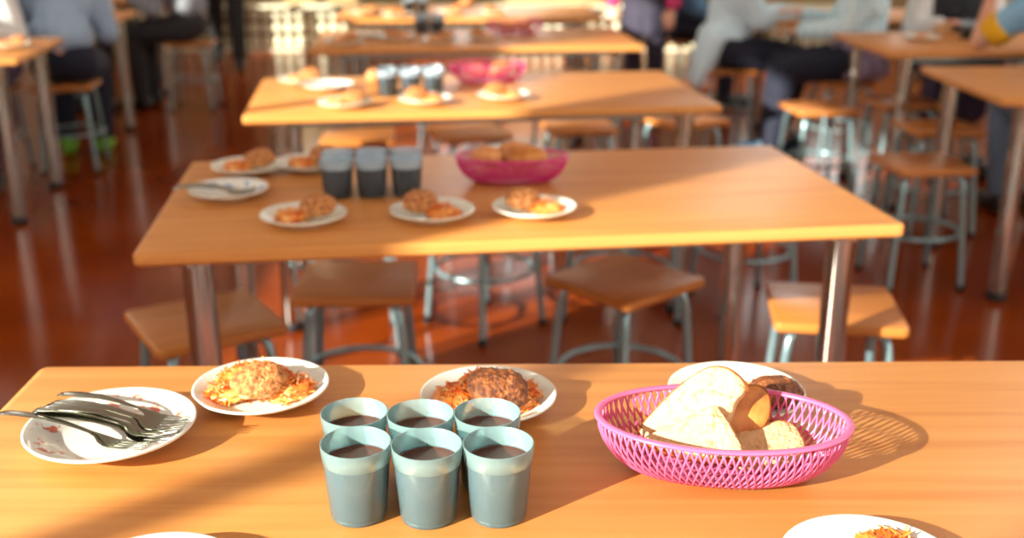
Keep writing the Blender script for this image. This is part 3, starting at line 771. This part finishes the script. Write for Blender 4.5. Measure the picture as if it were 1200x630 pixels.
    if drape:                                     # loose shirt tail hanging behind the seat
        for q in (-.1, -.04, .04, .1): add_capsule(bm, pel + V((q, -.08, .04)), .07, pel + V((q * 1.1, -.165, -.20)), .042)
    link('shirt', fuse(bm, .012, 5), shirt, root)
    if vest:
        bm = bmesh.new(); ex = .034
        add_capsule(bm, pel + V((0, 0, .05)), .115 + ex, che, .118 + ex); add_capsule(bm, che + V((-.05, 0, .0)), .1 + ex, che + V((.05, 0, .0)), .1 + ex); add_capsule(bm, che, .09 + ex, nek - up * .07, .058 + ex)
        link('vest', fuse(bm, .012, 5), vest, root)
    if cuff:
        for k, s in sides():
            S, E_ = j['sho_' + k], j['elb_' + k]; bm = bmesh.new(); add_tube(bm, [S.lerp(E_, q) for q in (.52, .56, .66, .78, .82)], [.06, .07, .07, .066, .058], 18)
            bm_obj('cuff', bm, cuff, root)
    # lower clothing
    bm = bmesh.new()
    if style == 'trousers':
        add_capsule(bm, pel + V((-.05, 0, -.005)), .12, pel + V((.05, 0, -.005)), .12)
        for k, s in sides():
            Hp, K, A = j['hip_' + k], j['kne_' + k], j['ank_' + k]
            add_capsule(bm, Hp, .1, K, .076); add_capsule(bm, K, .075, A + V((0, 0, .03)), .06)
        link('trousers', fuse(bm, .013, 4), lower, root)
    else:
        seated = abs(j['kne_l'].y - j['hip_l'].y) > .2
        add_capsule(bm, pel + V((-.06, 0, 0)), .125, pel + V((.06, 0, 0)), .125)
        if seated:
            for q in (-1, -.33, .33, 1):
                a = pel + V((q * .1, .02, -.02)); b = j['kne_l'].lerp(j['kne_r'], (q + 1) / 2) + V((q * .03, -.02, .0)); add_capsule(bm, a, .1, b, .085)
                add_capsule(bm, b, .08, b + V((q * .03, .0, -.17)), .075)
        else:
            for q in range(12):
                a = 2 * PI * q / 12; add_capsule(bm, pel + V((.06 * math.cos(a), .03 * math.sin(a), .05)), .08, pel + V((.14 * math.cos(a), .11 * math.sin(a), -.24)), .045)
        link('skirt', fuse(bm, .013, 3), skirt_m or lower, root)
        if socks:
            bm = bmesh.new()
            for k, s in sides():
                K, A = j['kne_' + k], j['ank_' + k]
                add_capsule(bm, K, .062, K.lerp(A, .3), .06); add_capsule(bm, K.lerp(A, .3), .06, A, .043); add_capsule(bm, j['hip_' + k], .09, K, .064)
            link('tights', fuse(bm, .012, 3), socks, root)
    if over:
        bm = bmesh.new()
        for q in range(10):
            a = 2 * PI * q / 10; add_capsule(bm, pel + V((.09 * math.cos(a), .06 * math.sin(a), .03)), .08, pel + V((.15 * math.cos(a), .12 * math.sin(a), -.08)), .05)
        link('skirt', fuse(bm, .013, 3), over, root)
    for k, s in sides():
        bm = bmesh.new(); A, To = j['ank_' + k], j['toe_' + k]; fd = (To - A); fd.z = 0; fd.normalize(); g_ = V((A.x, A.y, .042))
        add_capsule(bm, g_ - fd * .03, .042, V((To.x, To.y, .036)), .036); add_capsule(bm, g_ - fd * .02 + V((0, 0, .03)), .044, g_ + fd * .02 + V((0, 0, .02)), .044)
        for v in bm.verts: v.co.z = max(v.co.z, .002)
        link('shoe', fuse(bm, .009, 3), shoe, root)
    # hair and face
    bm = bmesh.new()
    add_ball(bm, hed + up * .036 - fw_ * .022, (.084, .096, .094), hr); add_ball(bm, hed - up * .01 - fw_ * .05, (.076, .06, .07), hr)
    if hair == 'long':
        add_capsule(bm, hed - fw_ * .06, .07, nek - fw_ * .09 - up * .06, .055)
        for s in (-1, 1): add_capsule(bm, hed + rt * (s * .07) - fw_ * .02, .03, nek + rt * (s * .09) - up * .06 + fw_ * .02, .026)
    elif hair == 'tail': add_capsule(bm, hed - fw_ * .09, .035, hed - fw_ * .13 - up * .16, .018)
    link('hair', fuse(bm, .01, 3), hairm, root)
    for k, s in sides():
        bm = bmesh.new(); add_ball(bm, hed + rt * (s * .03) + up * .012 + fw_ * .079, (.011, .008, .008), hr, 2); bm_obj('eye', bm, 'eye', root)
    bm = bmesh.new(); add_ball(bm, hed - up * .054 + fw_ * .084, (.022, .008, .007), hr, 2); bm_obj('mouth', bm, 'lip', root)
    return root
def sit(lean=.05, hands=((-.13, .36, .76), (.13, .36, .76)), knee=.40, foot=.38, spread=.1, z0=SH, kz=None, toe=.14):
    kz = kz or z0 + .055
    d = dict(pelvis=(0, 0, z0 + .135), chest=(0, lean, z0 + .40), neck=(0, lean * 1.5, z0 + .56), head=(0, lean * 1.7 + .02, z0 + .70))
    for k, s, hnd in (('l', -1, hands[0]), ('r', 1, hands[1])):
        S = Vector((s * .155, lean * 1.2, z0 + .49)); Wr = Vector(hnd)
        mid = S.lerp(Wr, .5); L_ = (Wr - S).length; h = math.sqrt(max(0, .235 ** 2 - (L_ / 2) ** 2)) if L_ < .47 else 0
        d['sho_' + k] = S; d['wri_' + k] = Wr; d['elb_' + k] = mid + Vector((s * .35, -.35, -.87)).normalized() * h
        d['hip_' + k] = (s * .075, .02, z0 + .095); d['kne_' + k] = (s * spread, knee, kz); d['ank_' + k] = (s * spread * .95, foot, .085); d['toe_' + k] = (s * spread, foot + toe, .036)
    return d
SO = (0, 0, 0)
HT = T + .03
# right side
person('person in light blue shirt and navy trousers seated at a right-hand table end', (SP1[0], SP1[1], 0), R(-90), sit(.03, ((-.16, .34, HT), (.03, .35, HT)), knee=.40, foot=.30), 'shirt_blue', 'navy', 'hair_dark', 'shoe_teal', drape=True)
person('seated person in blue denim on a stool behind the light blue shirt', (SDN[0], SDN[1], 0), R(-100), sit(.06, ((-.1, .3, .62), (.1, .3, .62))), 'denim', 'navy', 'hair', 'shoe_black')
def stand(stride=0., hz=.86):
    d = dict(pelvis=(0, 0, hz), chest=(0, .01, hz + .28), neck=(0, .0, hz + .44), head=(0, .02, hz + .58))
    for k, s in (('l', -1), ('r', 1)):
        d['sho_' + k] = (s * .16, 0, hz + .37); d['elb_' + k] = (s * .2, -.03 + s * stride * .15, hz + .12); d['wri_' + k] = (s * .2, .08 + s * stride * .2, hz - .08)
        d['hip_' + k] = (s * .08, 0, hz - .04); d['kne_' + k] = (s * .085, .03 - s * stride * .55, hz * .53); d['ank_' + k] = (s * .085, -s * stride, .085); d['toe_' + k] = (s * .09, -s * stride + .14, .036)
    return d
person('standing girl in a pink top and dark pleated skirt beyond the fourth table', (.86, 7.15, 0), R(150), stand(.03, .80), 'pink_top', 'pleat', 'hair', 'shoe_black', 'skirt', hair='tail', sc=1.0, socks='pleat')
person('seated person in a checked white shirt and lavender skirt, back half turned', (SP4[0] + .07, SP4[1], 0), R(84), sit(.0, ((-.02, .30, .70), (.21, .26, HT + .01)), knee=.38, foot=.42), 'check', 'navy', 'hair_fair', 'shoe_teal', hair='tail', over='lavender')
person('seated person in a dark flowered vest over white sleeves, facing the camera', (SP6[0], SP6[1], 0), R(180), sit(.08, ((-.15, .33, HT), (.15, .33, HT))), 'shirt_white', 'plaid', 'hair_dark', 'shoe_black', 'skirt', vest='vest_blk', hair='long', skirt_m='plaid')
person('seated person at the right edge in a sky blue shirt with yellow cuffs', (SP7[0] + .0, SP7[1], 0), R(4), dict(sit(.1, ((-.2, .36, HT), (.12, .36, HT)), knee=.36, foot=.3), elb_l=(-.29, .29, .765), wri_l=(-.2, .40, .97), hand_l=(-.14, .36, 1.04), elb_r=(.3, .26, .765), wri_r=(.1, .42, .79)), 'sky_shirt', 'jeans', 'hair', 'shoe_black', sleeve='short', cuff='yellow')
# left side
person('girl in a dark vest, white sleeves and purple plaid skirt at the left edge', (SG[0], SG[1], 0), R(188), sit(.1, ((-.16, .33, HT), (.15, .33, HT)), knee=.36), 'shirt_white', 'plaid', 'hair', 'shoe_black', 'skirt', vest='vest', hair='long', skirt_m='plaid', socks='plaid')
person('seated person in a pale grey blue shirt and navy trousers between left-hand tables', (SP2[0], SP2[1], 0), R(12), sit(.1, ((-.14, .33, HT), (.12, .34, HT))), 'shirt_pale', 'navy', 'hair_dark', 'shoe_green', tuck=True)
person('seated person in a pale shirt and black trousers behind the middle left-hand table', (SP4L[0], SP4L[1], 0), R(4), sit(.08, ((-.14, .36, HT), (.14, .36, HT))), 'shirt_white', 'black', 'hair', 'shoe_black', tuck=True)
person('seated person in a grey shirt and charcoal trousers on the stool nearest the aisle', (SP3[0], SP3[1], 0), R(84), sit(.1, ((-.14, .33, HT), (.14, .33, HT)), knee=.36, foot=.34), 'shirt_grey', 'char', 'hair_dark', 'shoe_black', tuck=True)
person('walking person in wide black trousers and black shoes near the far wall', (-2.44, 9.55, 0), R(14), stand(.29, .9), 'black', 'black', 'hair_dark', 'shoe_black', sc=1.05)

# ---------------------------------------------------------------- light
sun = bpy.data.lights.new('sun', 'SUN'); so = bpy.data.objects.new('sun', sun); C.objects.link(so)
el, azm = R(22.), R(40)
dirv = Vector((math.cos(el) * math.cos(azm), math.cos(el) * math.sin(azm), -math.sin(el)))
so.rotation_euler = dirv.to_track_quat('-Z', 'Y').to_euler(); so.location = (-8, -6, 6)
sun.energy = 14.; sun.color = (1, .96, .84); sun.angle = R(.6)
w = bpy.data.worlds.new('sky'); bpy.context.scene.world = w; w.use_nodes = True
bg = w.node_tree.nodes['Background']; bg.inputs[0].default_value = (.99, .98, .93, 1); bg.inputs[1].default_value = 3.4
sc_ = bpy.context.scene
sc_.view_settings.view_transform = 'Standard'; sc_.view_settings.look = 'None'; sc_.view_settings.gamma = 1; sc_.view_settings.use_curve_mapping = False
sc_.view_settings.exposure = 0.
sc_.cycles.use_denoising = True; sc_.cycles.max_bounces = 10; sc_.cycles.diffuse_bounces = 5; sc_.cycles.transparent_max_bounces = 24
sc_.cycles.sample_clamp_indirect = 6.; sc_.cycles.caustics_reflective = False; sc_.cycles.caustics_refractive = False
